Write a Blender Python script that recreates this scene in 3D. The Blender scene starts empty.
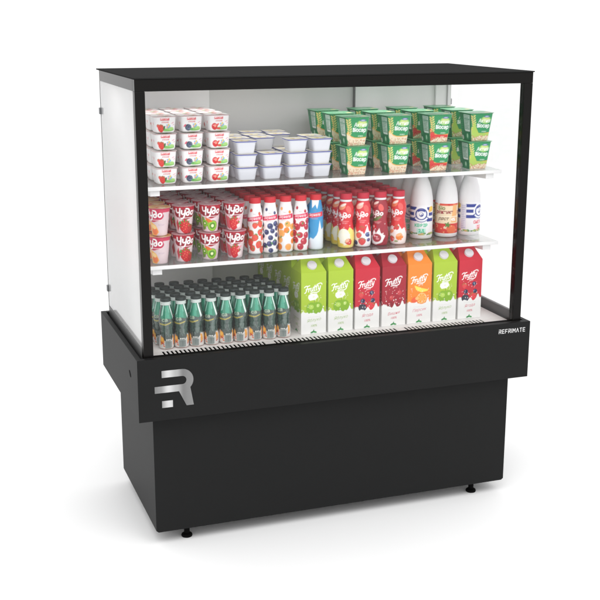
import bpy, math, random
import numpy as np
from mathutils import Matrix, Vector

random.seed(7)
rng = np.random.default_rng(11)
S = bpy.context.scene
COL = S.collection
PI = math.pi

# ------------------------------------------------------------------ helpers
def lin(c):
    c = np.asarray(c, float) / 255.0
    return np.where(c <= 0.04045, c / 12.92, ((c + 0.055) / 1.055) ** 2.4)

def mesh_obj(name, V, F, mat, parent=None, cols=None, smooth=False, auto=None):
    me = bpy.data.meshes.new(name)
    me.from_pydata([tuple(map(float, v)) for v in V], [], [tuple(f) for f in F])
    if cols is not None:
        a = me.color_attributes.new('print', 'FLOAT_COLOR', 'POINT')
        buf = np.ones((len(V), 4), np.float32); buf[:, :3] = cols
        a.data.foreach_set('color', buf.ravel())
    me.materials.append(mat)
    me.validate(); me.update()
    if smooth:
        me.polygons.foreach_set('use_smooth', [True] * len(me.polygons))
        if auto:
            try: me.set_sharp_from_angle(angle=math.radians(auto))
            except Exception: pass
    o = bpy.data.objects.new(name, me); COL.objects.link(o)
    if parent: o.parent = parent
    return o

def empty(name, loc=(0, 0, 0), rz=0):
    o = bpy.data.objects.new(name, None); COL.objects.link(o)
    o.empty_display_size = 0.02
    o.location = loc; o.rotation_euler = (0, 0, rz)
    return o

def tag(o, label, cat, group=None):
    o['label'] = label; o['category'] = cat
    if group: o['group'] = group

class MB:
    """collects boxes / prisms into one mesh"""
    def __init__(s): s.V = []; s.F = []
    def add(s, V, F):
        n = len(s.V); s.V += [tuple(v) for v in V]; s.F += [tuple(i + n for i in f) for f in F]
        return s
    def box(s, x0, x1, y0, y1, z0, z1):
        return s.add([(x0,y0,z0),(x1,y0,z0),(x1,y1,z0),(x0,y1,z0),(x0,y0,z1),(x1,y0,z1),(x1,y1,z1),(x0,y1,z1)],
              [(0,3,2,1),(4,5,6,7),(0,1,5,4),(1,2,6,5),(2,3,7,6),(3,0,4,7)])
    def prism_y(s, poly, y0, y1):
        """poly = (x,z) outline, counter-clockwise seen from the front (-y)"""
        n = len(poly)
        V = [(x, y0, z) for x, z in poly] + [(x, y1, z) for x, z in poly]
        F = [tuple(range(n)), tuple(range(2*n-1, n-1, -1))]
        F += [(i, i + n, (i+1) % n + n, (i+1) % n) for i in range(n)]
        return s.add(V, F)
    def prism_x(s, poly, x0, x1):
        n = len(poly)
        V = [(x0, y, z) for y, z in poly] + [(x1, y, z) for y, z in poly]
        F = [tuple(range(n-1, -1, -1)), tuple(range(n, 2*n))]
        F += [(i, (i+1) % n, (i+1) % n + n, i + n) for i in range(n)]
        return s.add(V, F)
    def lathe(s, prof, c=(0,0,0), seg=28):
        V = []; F = []
        for r, z in prof:
            for k in range(seg):
                a = 2*PI*k/seg; V.append((c[0] + r*math.cos(a), c[1] + r*math.sin(a), c[2] + z))
        for i in range(len(prof)-1):
            for k in range(seg):
                k2 = (k+1) % seg
                F.append((i*seg+k, i*seg+k2, (i+1)*seg+k2, (i+1)*seg+k))
        F.append(tuple(range(seg-1, -1, -1))); F.append(tuple((len(prof)-1)*seg + k for k in range(seg)))
        return s.add(V, F)
    def build(s, name, mat, parent=None, bevel=0, smooth=False, auto=40):
        o = mesh_obj(name, s.V, s.F, mat, parent, smooth=smooth, auto=auto)
        if bevel:
            m = o.modifiers.new('bevel', 'BEVEL'); m.width = bevel; m.segments = 2; m.limit_method = 'ANGLE'; m.angle_limit = math.radians(40)
            m.harden_normals = False
        return o

# ------------------------------------------------------------------ materials
def new_mat(name):
    m = bpy.data.materials.new(name); m.use_nodes = True
    nt = m.node_tree; b = nt.nodes['Principled BSDF']
    return m, nt, b

def pbr(name, rgb, rough=.5, metal=0, spec=.5, noise=0, nscale=60, bump=0, bscale=400, coat=0, linear=None):
    m, nt, b = new_mat(name)
    c = list(linear) if linear else list(lin(rgb))
    b.inputs['Base Color'].default_value = (*c, 1)
    b.inputs['Roughness'].default_value = rough; b.inputs['Metallic'].default_value = metal
    b.inputs['Specular IOR Level'].default_value = spec
    if coat: b.inputs['Coat Weight'].default_value = coat; b.inputs['Coat Roughness'].default_value = .08
    tc = nt.nodes.new('ShaderNodeTexCoord')
    if noise:
        n = nt.nodes.new('ShaderNodeTexNoise'); n.inputs['Scale'].default_value = nscale; n.inputs['Detail'].default_value = 4
        r = nt.nodes.new('ShaderNodeMapRange'); r.inputs['To Min'].default_value = 1-noise; r.inputs['To Max'].default_value = 1+noise
        mx = nt.nodes.new('ShaderNodeMix'); mx.data_type = 'RGBA'; mx.blend_type = 'MULTIPLY'; mx.inputs['Factor'].default_value = 1
        mx.inputs[6].default_value = (*c, 1)
        nt.links.new(tc.outputs['Object'], n.inputs['Vector']); nt.links.new(n.outputs['Fac'], r.inputs['Value'])
        nt.links.new(r.outputs['Result'], mx.inputs[7]); nt.links.new(mx.outputs[2], b.inputs['Base Color'])
    if bump:
        n = nt.nodes.new('ShaderNodeTexNoise'); n.inputs['Scale'].default_value = bscale; n.inputs['Detail'].default_value = 2
        bp = nt.nodes.new('ShaderNodeBump'); bp.inputs['Strength'].default_value = bump; bp.inputs['Distance'].default_value = .0004
        nt.links.new(tc.outputs['Object'], n.inputs['Vector']); nt.links.new(n.outputs['Fac'], bp.inputs['Height'])
        nt.links.new(bp.outputs['Normal'], b.inputs['Normal'])
    return m

def printed(name, rough=.35, spec=.4, coat=0):
    """surface whose artwork is drawn by this script into the mesh's colour attribute"""
    m, nt, b = new_mat(name)
    a = nt.nodes.new('ShaderNodeAttribute'); a.attribute_name = 'print'
    nt.links.new(a.outputs['Color'], b.inputs['Base Color'])
    b.inputs['Roughness'].default_value = rough; b.inputs['Specular IOR Level'].default_value = spec
    if coat: b.inputs['Coat Weight'].default_value = coat; b.inputs['Coat Roughness'].default_value = .05
    return m

def pane(name, transp, diff, gloss_rough=.02, tint=(1,1,1), white=(.9,.9,.9), fres=1.5):
    """thin clear or whitened glass: transparent + translucent film + fresnel reflection"""
    m, nt, b = new_mat(name); nt.nodes.remove(b)
    out = nt.nodes['Material Output']
    t = nt.nodes.new('ShaderNodeBsdfTransparent'); t.inputs['Color'].default_value = (*tint, 1)
    g = nt.nodes.new('ShaderNodeBsdfGlossy'); g.inputs['Roughness'].default_value = gloss_rough
    lw = nt.nodes.new('ShaderNodeLayerWeight'); lw.inputs['Blend'].default_value = .5
    pw = nt.nodes.new('ShaderNodeMath'); pw.operation = 'POWER'; pw.inputs[1].default_value = 5
    f = nt.nodes.new('ShaderNodeMapRange'); f.inputs['To Min'].default_value = ((fres-1)/(fres+1))**2; f.inputs['To Max'].default_value = 1
    nt.links.new(lw.outputs['Facing'], pw.inputs[0]); nt.links.new(pw.outputs[0], f.inputs['Value'])
    mix = nt.nodes.new('ShaderNodeMixShader')
    base = t
    if diff > 0:
        d = nt.nodes.new('ShaderNodeBsdfDiffuse'); d.inputs['Color'].default_value = (*white, 1)
        tl = nt.nodes.new('ShaderNodeBsdfTranslucent'); tl.inputs['Color'].default_value = (*white, 1)
        m1 = nt.nodes.new('ShaderNodeMixShader'); m1.inputs[0].default_value = .6
        nt.links.new(d.outputs[0], m1.inputs[1]); nt.links.new(tl.outputs[0], m1.inputs[2])
        m2 = nt.nodes.new('ShaderNodeMixShader'); m2.inputs[0].default_value = diff
        nt.links.new(t.outputs[0], m2.inputs[1]); nt.links.new(m1.outputs[0], m2.inputs[2]); base = m2
    nt.links.new(f.outputs[0], mix.inputs[0]); nt.links.new(base.outputs[0], mix.inputs[1]); nt.links.new(g.outputs[0], mix.inputs[2])
    nt.links.new(mix.outputs[0], out.inputs['Surface'])
    return m

M = {}
M['black'] = pbr('black_powder_coat', 0, .50, spec=.10, linear=(.0122,.0124,.0125), noise=.06, nscale=9, bump=.12, bscale=900)
M['frame'] = pbr('black_frame_enamel', 0, .22, spec=.12, linear=(.0068,.0062,.0058), bump=.05, bscale=700)
M['lid'] = pbr('dark_lid_enamel', 0, .85, spec=.02, linear=(.019,.019,.019), noise=.05, nscale=8, bump=.1, bscale=900)
M['gap'] = pbr('black_parts_and_gap_shade', 0, .8, spec=.1, linear=(.002,.002,.002))  # black parts, and the painted shade in gaps and vent slots
M['rail'] = pbr('grey_glazing_rail', 0, .4, spec=.35, linear=(.085,.085,.085))
M['white'] = pbr('white_enamel', 0, .35, spec=.4, linear=(.84,.84,.84), bump=.05, bscale=600)
M['deck'] = pbr('white_deck_enamel', 0, .4, spec=.4, linear=(.78,.76,.74), noise=.02, nscale=14)
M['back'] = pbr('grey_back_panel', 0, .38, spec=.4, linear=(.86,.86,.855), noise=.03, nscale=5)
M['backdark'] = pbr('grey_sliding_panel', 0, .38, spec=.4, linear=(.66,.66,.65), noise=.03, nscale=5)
M['seam'] = pbr('grey_seam', 0, .5, spec=.3, linear=(.42,.42,.42))
M['edge_light'] = pbr('pale_glass_edge', 0, .25, spec=.3, linear=(.6,.62,.62))
M['trim'] = pbr('dark_trim', 0, .5, spec=.3, linear=(.16,.16,.16))
M['steel'] = pbr('stainless_clamp', 0, .35, metal=1, linear=(.16,.165,.17))
M['edge'] = pbr('glass_edge', 0, .25, spec=.3, linear=(.09,.095,.095))
M['front_glass'] = pane('front_glass', 1, 0.0, tint=(1,1,1), fres=1.27)
M['side_glass'] = pane('side_glass_white_reflection', 1, .73, white=(.97,.97,.972), gloss_rough=.06)  # white film stands in for bright surroundings mirrored in the left pane
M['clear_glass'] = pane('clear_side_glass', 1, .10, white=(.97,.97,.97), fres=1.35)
M['shelf_glass'] = pane('glass_shelf', 1, .22, white=(.88,.88,.88), gloss_rough=.03, tint=(.97,.99,.98))
M['print'] = printed('printed_plastic', .38, .4)
M['sleeve'] = printed('glossy_printed_sleeve', .22, .45, coat=.25)
M['bottleglass'] = printed('bottle_glass_print_and_glare', .12, .6, coat=1.0)
M['card'] = printed('printed_carton_board', .42, .35)
M['foil'] = printed('printed_foil_lid', .3, .5)
M['cupwhite'] = pbr('white_cup_plastic', (220,222,229), .35, spec=.4)
M['bluerim'] = pbr('blue_foil_rim', (60,74,170), .3, spec=.5)
M['pinkrim'] = pbr('pink_foil_rim', (214,150,156), .3, spec=.5)
M['greenrim'] = pbr('green_foil_rim', (112,190,140), .3, spec=.5)
M['mauverim'] = pbr('mauve_foil_rim', (206,160,166), .3, spec=.5)
M['redcap'] = pbr('red_bottle_cap', (214,44,56), .38, spec=.4)
M['redcap2'] = pbr('crimson_bottle_cap', (200,42,64), .38, spec=.4)
M['darkcap'] = pbr('dark_green_bottle_cap', (36,46,44), .4, spec=.4)
M['capring'] = pbr('pale_neck_ring', (205,214,210), .35, spec=.5)
M['screw'] = pbr('pale_screw_cap', (214,210,214), .4, spec=.4)
M['milk'] = pbr('white_bottle_plastic', (238,236,238), .3, spec=.45)
M['bluecap'] = pbr('blue_bottle_cap', (50,70,150), .4, spec=.4)

# logo: brushed silver with soft bands along the strokes
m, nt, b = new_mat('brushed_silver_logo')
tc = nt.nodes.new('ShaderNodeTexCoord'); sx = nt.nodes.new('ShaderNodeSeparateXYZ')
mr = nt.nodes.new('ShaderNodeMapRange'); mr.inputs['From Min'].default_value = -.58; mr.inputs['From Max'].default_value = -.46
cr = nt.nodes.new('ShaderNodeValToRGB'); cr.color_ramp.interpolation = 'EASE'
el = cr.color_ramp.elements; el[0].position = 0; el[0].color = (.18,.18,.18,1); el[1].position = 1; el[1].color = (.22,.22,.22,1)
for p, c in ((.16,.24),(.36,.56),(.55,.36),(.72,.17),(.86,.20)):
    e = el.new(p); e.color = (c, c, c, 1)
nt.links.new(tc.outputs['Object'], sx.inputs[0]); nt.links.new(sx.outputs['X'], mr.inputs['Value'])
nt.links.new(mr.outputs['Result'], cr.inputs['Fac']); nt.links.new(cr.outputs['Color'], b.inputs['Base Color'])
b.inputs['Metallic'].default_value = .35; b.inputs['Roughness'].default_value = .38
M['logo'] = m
M['letter'] = pbr('pale_lettering', (215,215,215), .4)

# ------------------------------------------------------------------ artwork painter (vector shapes -> colour attribute)
_txt = {}
def text_tris(s, bold=0.0):
    k = (s, bold)
    if k in _txt: return _txt[k]
    cu = bpy.data.curves.new('txt', 'FONT'); cu.body = s; cu.size = 1; cu.offset = bold; cu.resolution_u = 3
    cu.align_x = 'CENTER'
    o = bpy.data.objects.new('txt', cu); COL.objects.link(o)
    dg = bpy.context.evaluated_depsgraph_get(); dg.update()
    ev = o.evaluated_get(dg); me = ev.to_mesh()
    me.calc_loop_triangles()
    co = np.array([v.co[:2] for v in me.vertices]) if len(me.vertices) else np.zeros((0,2))
    tr = np.array([t.vertices[:] for t in me.loop_triangles], int).reshape(-1, 3)
    ev.to_mesh_clear(); bpy.data.objects.remove(o); bpy.data.curves.remove(cu)
    if len(co):
        co = co - np.array([(co[:,0].min()+co[:,0].max())/2, co[:,1].min()])
    _txt[k] = (co, tr); return _txt[k]

def curve(P, k=6):
    if len(P) < 3: return P
    Q = [P[0]]+list(P)+[P[-1]]; out = []
    for i in range(1, len(Q)-2):
        p0, p1, p2, p3 = (np.array(q, float) for q in Q[i-1:i+3])
        for t in np.linspace(0, 1, k, endpoint=False):
            out.append(tuple(.5*((2*p1)+(-p0+p2)*t+(2*p0-5*p1+4*p2-p3)*t*t+(-p0+3*p1-3*p2+p3)*t**3)))
    return out+[tuple(P[-1])]
def ring(cx, cy, rx, ry): return [(cx+rx*math.cos(a), cy+ry*math.sin(a)) for a in np.linspace(0, 2*PI, 13)]
SCRIPT = {
 'Чудо': [[(0,.98),(.03,.62),(.16,.48),(.40,.52)], [(.46,1.0),(.43,.5),(.40,.02)],
          [(.66,.72),(.66,.36),(.80,.24),(.98,.34)], [(1.06,.72),(1.00,.1),(.86,-.24),(.62,-.26)],
          ring(1.38,.26,.17,.21), [(1.54,.26),(1.52,.62),(1.38,.86),(1.14,.92)], ring(1.95,.28,.19,.23)],
 'Frutty': [[(-.18,.88),(.1,1.06),(.4,.98),(.72,1.02)], [(.36,.98),(.26,.5),(.08,.02),(-.1,-.04)], [(.1,.5),(.3,.54),(.52,.54)],
          [(.62,.56),(.6,.3),(.56,.02)], [(.60,.34),(.72,.54),(.88,.54)],
          [(1.0,.56),(.94,.2),(1.04,.02),(1.2,.1),(1.3,.3)], [(1.34,.56),(1.28,.2),(1.36,.02)],
          [(1.66,.92),(1.56,.4),(1.58,.06),(1.72,.04)], [(1.42,.64),(1.9,.68)], [(2.0,.96),(1.9,.42),(1.92,.08),(2.06,.04)], [(1.84,.68),(2.24,.74)],
          [(2.26,.58),(2.26,.22),(2.38,.12),(2.5,.26)], [(2.62,.62),(2.5,.02),(2.3,-.26),(1.9,-.3),(1.4,-.2),(.9,-.24)], [(2.1,.98),(2.5,1.08),(2.78,.98),(2.86,.80)]],
}
class Canvas:
    """x in mm, 0 in the middle of the front; y in mm from the bottom"""
    SS = 3
    def __init__(s, w, h, nx, ny, bg=(255,255,255)):
        s.w, s.h, s.nx, s.ny = w, h, nx, ny
        s.W, s.H = nx * s.SS, ny * s.SS
        s.X = ((np.arange(s.W) + .5) / s.W - .5) * w
        s.Y = (np.arange(s.H) + .5) / s.H * h
        s.A = np.empty((s.H, s.W, 3)); s.A[:] = bg
        s.gx, s.gy = np.meshgrid(s.X, s.Y)
    def _box(s, x0, x1, y0, y1):
        i0 = np.searchsorted(s.X, x0); i1 = np.searchsorted(s.X, x1)
        j0 = np.searchsorted(s.Y, y0); j1 = np.searchsorted(s.Y, y1)
        return slice(j0, j1), slice(i0, i1)
    def rect(s, x0, x1, y0, y1, c): s.A[s._box(x0, x1, y0, y1)] = c
    def ell(s, cx, cy, rx, ry, c, rot=0):
        R = max(rx, ry); b = s._box(cx-R, cx+R, cy-R, cy+R)
        dx = s.gx[b]-cx; dy = s.gy[b]-cy; ca, sa = math.cos(rot), math.sin(rot)
        u = (dx*ca+dy*sa)/rx; v = (-dx*sa+dy*ca)/ry
        s.A[b][u*u+v*v < 1] = c
    def poly(s, P, c):
        P = np.asarray(P, float); b = s._box(P[:,0].min(), P[:,0].max(), P[:,1].min(), P[:,1].max())
        x = s.gx[b]; y = s.gy[b]; ins = np.zeros(x.shape, bool); n = len(P)
        for i in range(n):
            x1, y1 = P[i]; x2, y2 = P[(i+1) % n]
            if y1 == y2: continue
            cnd = ((y1 > y) != (y2 > y)) & (x < (x2-x1)*(y-y1)/(y2-y1)+x1)
            ins ^= cnd
        s.A[b][ins] = c
    def mask(s, m, c): s.A[m] = c
    def text(s, t, cx, cy, size, c, bold=.0, shear=0, rot=0, sx=1, arc=0):
        co, tr = text_tris(t, bold)
        if not len(co): return
        p = co.copy(); p[:,0] *= sx; p = p*size; p[:,0] += shear*p[:,1]
        if arc: p[:,1] += arc*p[:,0]**2
        ca, sa = math.cos(rot), math.sin(rot)
        p = np.stack([p[:,0]*ca-p[:,1]*sa+cx, p[:,0]*sa+p[:,1]*ca+cy], 1)
        for a, b_, d in tr:
            A, B, D = p[a], p[b_], p[d]
            bx = s._box(min(A[0],B[0],D[0]), max(A[0],B[0],D[0]), min(A[1],B[1],D[1]), max(A[1],B[1],D[1]))
            x = s.gx[bx]; y = s.gy[bx]
            if not x.size: continue
            e = lambda P, Q: (Q[0]-P[0])*(y-P[1])-(Q[1]-P[1])*(x-P[0])
            e1, e2, e3 = e(A,B), e(B,D), e(D,A)
            s.A[bx][((e1>=0)&(e2>=0)&(e3>=0))|((e1<=0)&(e2<=0)&(e3<=0))] = c
    def stroke(s, P, w, c):
        P = np.asarray(P, float)
        for (x1, y1), (x2, y2) in zip(P[:-1], P[1:]):
            b = s._box(min(x1,x2)-w, max(x1,x2)+w, min(y1,y2)-w, max(y1,y2)+w)
            x = s.gx[b]; y = s.gy[b]
            if not x.size: continue
            dx, dy = x2-x1, y2-y1; t = np.clip(((x-x1)*dx+(y-y1)*dy)/(dx*dx+dy*dy+1e-9), 0, 1)
            s.A[b][(x-x1-t*dx)**2+(y-y1-t*dy)**2 < (w/2)**2] = c
    def script(s, word, cx, cy, size, c, w=.15, rot=0, shear=.15, sx=1):
        ca, sa = math.cos(rot), math.sin(rot); G = SCRIPT[word]; mid = max(p[0] for L in G for p in L)/2
        for L in G:
            L = curve(L)
            s.stroke([(cx+(((x-mid)*sx+shear*y)*ca-y*sa)*size, cy+(((x-mid)*sx+shear*y)*sa+y*ca)*size) for x, y in L], w*size, c)
    def text_o(s, t, cx, cy, size, c, oc, ow=.06, **k):
        bold = k.pop('bold', 0)
        s.text(t, cx, cy, size, oc, bold=bold+ow, **k); s.text(t, cx, cy, size, c, bold=bold, **k)
    def sample(s, u, v):
        """u, v in 0..1 (arrays) -> linear colour, box filtered"""
        a = lin(s.A).reshape(s.ny, s.SS, s.nx, s.SS, 3).mean((1, 3))
        x = np.clip(u*s.nx-.5, 0, s.nx-1.001); y = np.clip(v*s.ny-.5, 0, s.ny-1.001)
        i = x.astype(int); j = y.astype(int); fx = (x-i)[...,None]; fy = (y-j)[...,None]
        i2 = np.minimum(i+1, s.nx-1); j2 = np.minimum(j+1, s.ny-1)
        return (a[j,i]*(1-fx)+a[j,i2]*fx)*(1-fy)+(a[j2,i]*(1-fx)+a[j2,i2]*fx)*fy

# --- fruit shapes used on the packs
def strawberry(c, x, y, r, col=(214,40,48), rot=0):
    a = np.linspace(0, 2*PI, 26, endpoint=False)
    px = np.cos(a)*r*(1-.22*np.maximum(0, -np.sin(a))); py = np.sin(a)*r*1.08 - .12*r*np.maximum(0, -np.sin(a))
    ca, sa = math.cos(rot), math.sin(rot)
    c.poly(np.stack([x+px*ca-py*sa, y+px*sa+py*ca], 1), col)
    for k in range(9):
        t = k*2.4; q = r*.72*math.sqrt((k+.5)/9)
        c.ell(x+q*math.cos(t), y+q*math.sin(t), r*.055, r*.085, (240,150,104))
    for k in range(5):
        t = PI/2+(k-2)*.55+rot
        c.ell(x+r*.95*math.cos(t), y+r*.95*math.sin(t), r*.24, r*.10, (70,140,50), rot=t)
def berry(c, x, y, r, col=(52,58,104)):
    c.ell(x, y, r, r, col); c.ell(x-.28*r, y+.3*r, .38*r, .3*r, tuple(min(255, v+48) for v in col))
    c.ell(x+.2*r, y-.1*r, .24*r, .24*r, tuple(int(v*.6) for v in col))
def raspberry(c, x, y, r, col=(60,62,84)):
    c.ell(x, y, r, r*.9, col)
    for k in range(14):
        t = k*2.4; q = r*.85*math.sqrt((k+.5)/14)
        c.ell(x+q*math.cos(t), y+q*math.sin(t)*.9, r*.2, r*.2, tuple(min(255, int(v*(1.15+.35*(k%3)))) for v in col))
def cherry(c, x, y, r, col=(176,24,48)):
    c.ell(x, y, r, r, col); c.ell(x-.35*r, y+.35*r, .28*r, .2*r, (240,140,150))
def orange(c, x, y, r, cut=True):
    c.ell(x, y, r, r, (240,134,44))
    if cut:
        c.ell(x, y, r*.86, r*.86, (252,214,150)); c.ell(x, y, r*.78, r*.78, (246,160,64))
        for k in range(8):
            t = k*PI/4; c.poly([(x,y),(x+r*.78*math.cos(t-.05),y+r*.78*math.sin(t-.05)),(x+r*.78*math.cos(t+.05),y+r*.78*math.sin(t+.05))], (252,220,160))
def kiwi(c, x, y, r):
    c.ell(x, y, r, r*.92, (120,92,50)); c.ell(x, y, r*.92, r*.84, (142,196,52)); c.ell(x, y, r*.6, r*.55, (104,170,40))
    for k in range(12):
        t = k*PI/6; c.ell(x+r*.45*math.cos(t), y+r*.42*math.sin(t), r*.06, r*.09, (40,44,24), rot=t)
    c.ell(x, y, r*.26, r*.24, (240,240,190))
def apple(c, x, y, r, col=(150,196,60)):
    c.ell(x-.38*r, y, r*.75, r*.8, col); c.ell(x+.38*r, y, r*.75, r*.8, col)
    c.ell(x-.5*r, y+.3*r, r*.25, r*.18, (214,236,150)); c.ell(x+.5*r, y+.2*r, r*.18, r*.12, (206,232,140))
def leaf(c, x, y, r, col=(60,140,60), rot=0): c.ell(x, y, r, r*.42, col, rot=rot)
def splash(c, y0, amp, n, col, x0, x1, ph=0):
    X = np.linspace(x0, x1, 120)
    Y = y0 + amp*.9*np.abs(np.sin((X-x0)/(x1-x0)*PI*n+ph))**2*(1+.5*np.sin(X*.23+ph)) + amp*.2*np.sin(X*.5+ph)
    c.poly([(x0,0)]+list(zip(X, Y))+[(x1,0)], col)
    for k in range(n+1):
        xx = x0+(x1-x0)*rng.random(); c.ell(xx, y0+amp*(1+.9*rng.random()), amp*.16, amp*.22, col)

# ------------------------------------------------------------------ shaped meshes with artwork
def section(n, seg):
    """unit outline of a round (n=2) or rounded-square cup, evenly spaced; starts at the back and runs so u=.5 is the front (-y)"""
    a = np.linspace(0, 2*PI, 4001)
    ca, sa = np.cos(a), np.sin(a)
    r = (np.abs(ca)**n+np.abs(sa)**n)**(-1/n)
    x = -np.sin(a)*0 + r*np.sin(-a); y = r*np.cos(-a)   # a=0 -> back (+y); increasing a goes to -x first
    L = np.concatenate([[0], np.cumsum(np.hypot(np.diff(x), np.diff(y)))])
    t = np.linspace(0, L[-1], seg+1)
    return np.interp(t, L, x), np.interp(t, L, y)

def shell(name, prof, canvas, mat, parent, n=2, seg=150, rows=100, z0=None, z1=None, closed_bottom=True, off=0, u0=0, u1=1, plain=None):
    """prof: (r, z) bottom to top; canvas wraps the outline, front in the middle.  u0..u1 = wrapped share"""
    P = np.array(prof, float); P[:,0] += off
    L = np.concatenate([[0], np.cumsum(np.hypot(np.diff(P[:,0]), np.diff(P[:,1])))])
    zt = np.linspace(0, L[-1], rows)
    R = np.interp(zt, L, P[:,0]); Z = np.interp(zt, L, P[:,1])
    if z0 is not None:
        Z = np.linspace(z0, z1, rows); R = np.interp(Z, P[:,1], P[:,0])
    sx, sy = section(n, seg)
    full = (u0 == 0 and u1 == 1)
    if not full:
        k0, k1 = int(round(u0*seg)), int(round(u1*seg)); sx = sx[k0:k1+1]; sy = sy[k0:k1+1]
    cols_n = len(sx)
    V = np.stack([np.outer(R, sx), np.outer(R, sy), np.repeat(Z[:,None], cols_n, 1)], -1).reshape(-1, 3)
    u = np.linspace(0, 1, cols_n); v = (Z-Z[0])/(Z[-1]-Z[0])
    uu, vv = np.meshgrid(u, v)
    C = canvas.sample(uu, vv).reshape(-1, 3)
    F = []
    for i in range(rows-1):
        b = i*cols_n
        F += [(b+k, b+k+1, b+cols_n+k+1, b+cols_n+k) for k in range(cols_n-1)]
    V = V.tolist(); C = C.tolist()
    if closed_bottom and full:
        F.append(tuple(range(cols_n-2, -1, -1)))
    return mesh_obj(name, V, F, mat, parent, cols=np.array(C), smooth=True, auto=50)

def lid(name, r, z, th, mat, rim, parent, n=2, canvas=None, seg=48):
    """foil lid: thin plate with printed top"""
    sx, sy = section(n, seg); sx = sx[:-1]; sy = sy[:-1]
    o = MB(); V = []; F = []
    for rr, zz in ((r*.96, z), (r, z+th*.35), (r, z+th)):
        V += [(rr*a, rr*b, zz) for a, b in zip(sx, sy)]
    for i in range(2):
        F += [(i*seg+k, i*seg+(k+1) % seg, (i+1)*seg+(k+1) % seg, (i+1)*seg+k) for k in range(seg)]
    F.append(tuple(range(seg-1, -1, -1)))
    if canvas is None:
        F.append(tuple(2*seg+k for k in range(seg)))
    L = mesh_obj(name, V, F, rim, parent, smooth=True, auto=50)
    if canvas is not None:
        V = [(0, 0, z+th)]; N = 22
        for i in range(1, N+1):
            q = i/N; V += [(r*q*a, r*q*b, z+th) for a, b in zip(sx, sy)]
        F = [(0, 1+k, 1+(k+1) % seg) for k in range(seg)]
        for i in range(N-1):
            b = 1+i*seg; F += [(b+k, b+seg+k, b+seg+(k+1) % seg, b+(k+1) % seg) for k in range(seg)]
        A = np.array(V); C = canvas.sample(A[:,0]/(2*r)+.5, A[:,1]/(2*r)+.5)
        t = mesh_obj('lid_print', V, F, mat, L, cols=C)
    return L

def squash(t, k):
    t.scale = (1, 1, k); return t

def copy_tree(o, parent=None):
    c = o.copy(); COL.objects.link(c); c.parent = parent
    for ch in list(o.children): copy_tree(ch, c)
    return c

# ------------------------------------------------------------------ the cabinet
A_, B_, C_ = .600, .624, .577
ZT, ZA, ZB = 1.353, .5845, .402
YB = .532
cab = empty('display_refrigerator')
tag(cab, 'tall black framed glass display refrigerator full of dairy drinks, yogurts and juice cartons', 'display fridge')

MB().box(-.6035, .6035, -.002, .560, 1.3495, ZT).build('lid', M['lid'], cab, bevel=.0006)
fr = MB()
T0, T1 = 1.3175, 1.3493
fr.box(-A_, A_, 0, .025, T0, T1)
fr.box(-A_, -.5745, .0252, YB, T0, T1); fr.box(.5745, A_, .0252, YB, T0, T1)
fr.box(-.5743, .5743, YB-.024, YB-.001, T0, T1)
fr.build('top_frame', M['frame'], cab, bevel=.0008)
for s in (-1, 1):
    x0, x1 = sorted((s*A_, s*(A_-.0275)))
    MB().box(x0, x1, 0, .025, ZA-.004, T0-.0003).build('front_post', M['frame'], cab, bevel=.0008)
    x0, x1 = sorted((s*.5985, s*.5945))
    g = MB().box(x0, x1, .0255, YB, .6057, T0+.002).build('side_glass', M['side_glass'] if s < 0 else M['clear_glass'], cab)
    x0, x1 = sorted((s*.5992, s*.5938))
    if s < 0: MB().box(x0, x1, YB+.0003, YB+.0060, .5995, T0-.0004).build('glass_edge', M['edge'] if s < 0 else M['edge_light'], g)
    x0, x1 = sorted((s*.600, s*.5885))
    MB().box(x0, x1, .0255, YB, .567, .6055).build('glazing_rail', M['rail'], cab, bevel=.0006)
    for z in (1.226, .664):
        cl = MB(); xo = s*.5935
        x0, x1 = sorted((s*.590, s*.6045))
        cl.box(x0, x1, YB-.010, YB-.0002+.006, z-.010, z+.010)
        cl.build('glass_clamp', M['steel'], cab, bevel=.0015)
MB().box(-.5723, .5723, .010, .014, .5690, T0+.002).build('front_glass', M['front_glass'], cab)

# back: three panels, the middle one runs behind the other two
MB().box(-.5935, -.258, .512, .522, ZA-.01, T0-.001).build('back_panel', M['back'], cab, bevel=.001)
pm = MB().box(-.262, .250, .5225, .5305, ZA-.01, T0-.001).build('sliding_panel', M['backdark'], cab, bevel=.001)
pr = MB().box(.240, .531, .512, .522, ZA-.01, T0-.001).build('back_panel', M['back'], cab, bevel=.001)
MB().box(.2365, .2397, .508, .5222, ZA-.01, T0-.001).build('panel_edge', M['trim'], pr)
MB().box(.5315, .5884, .500, .530, ZA-.01, T0-.001).build('back_stile', M['back'], cab)
MB().box(.572, .5745, .496, .4998, ZA-.01, T0-.001).build('stile_seam', M['seam'], cab)

# lower body
ap = MB()
ap.box(-B_, B_, -.0200, -.0002, ZB, ZA)
ap.box(-B_+.0003, -.6090, .0001, .5508, ZB+.0003, ZA-.0003); ap.box(.6090, B_-.0003, .0001, .5508, ZB+.0003, ZA-.0003)
ap.box(-.6088, .6088, .5335, .5508, ZB+.0003, ZA-.0003)
ap.box(-.6088, .6088, .0001, .5333, ZB+.0003, .5600)
apron = ap.build('apron', M['black'], cab, bevel=.0010)
MB().box(-.6087, .6087, .0003, .533, .5603, .5665).build('gap_shade_sheet', M['gap'], apron)  # black sheet painting the shade in the glazing gap and under the slots
lk = []
for k in range(14):
    a = 2*PI*k/14; lk.append((.088+.0085*math.cos(a)+.0075*math.sin(a), .5155+.0085*math.sin(a)))
MB().prism_x(lk, -.6246, -.6235).build('lock_slot', M['gap'], apron)
# front of the well between the glass and the vent grille
MB().box(-.572, .572, .0144, .0275, .567, .5812).build('front_sill', M['gap'], cab)

MB().box(-.572, .572, .0006, .0096, .567, ZA-.0006).build('front_channel', M['gap'], cab)

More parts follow.
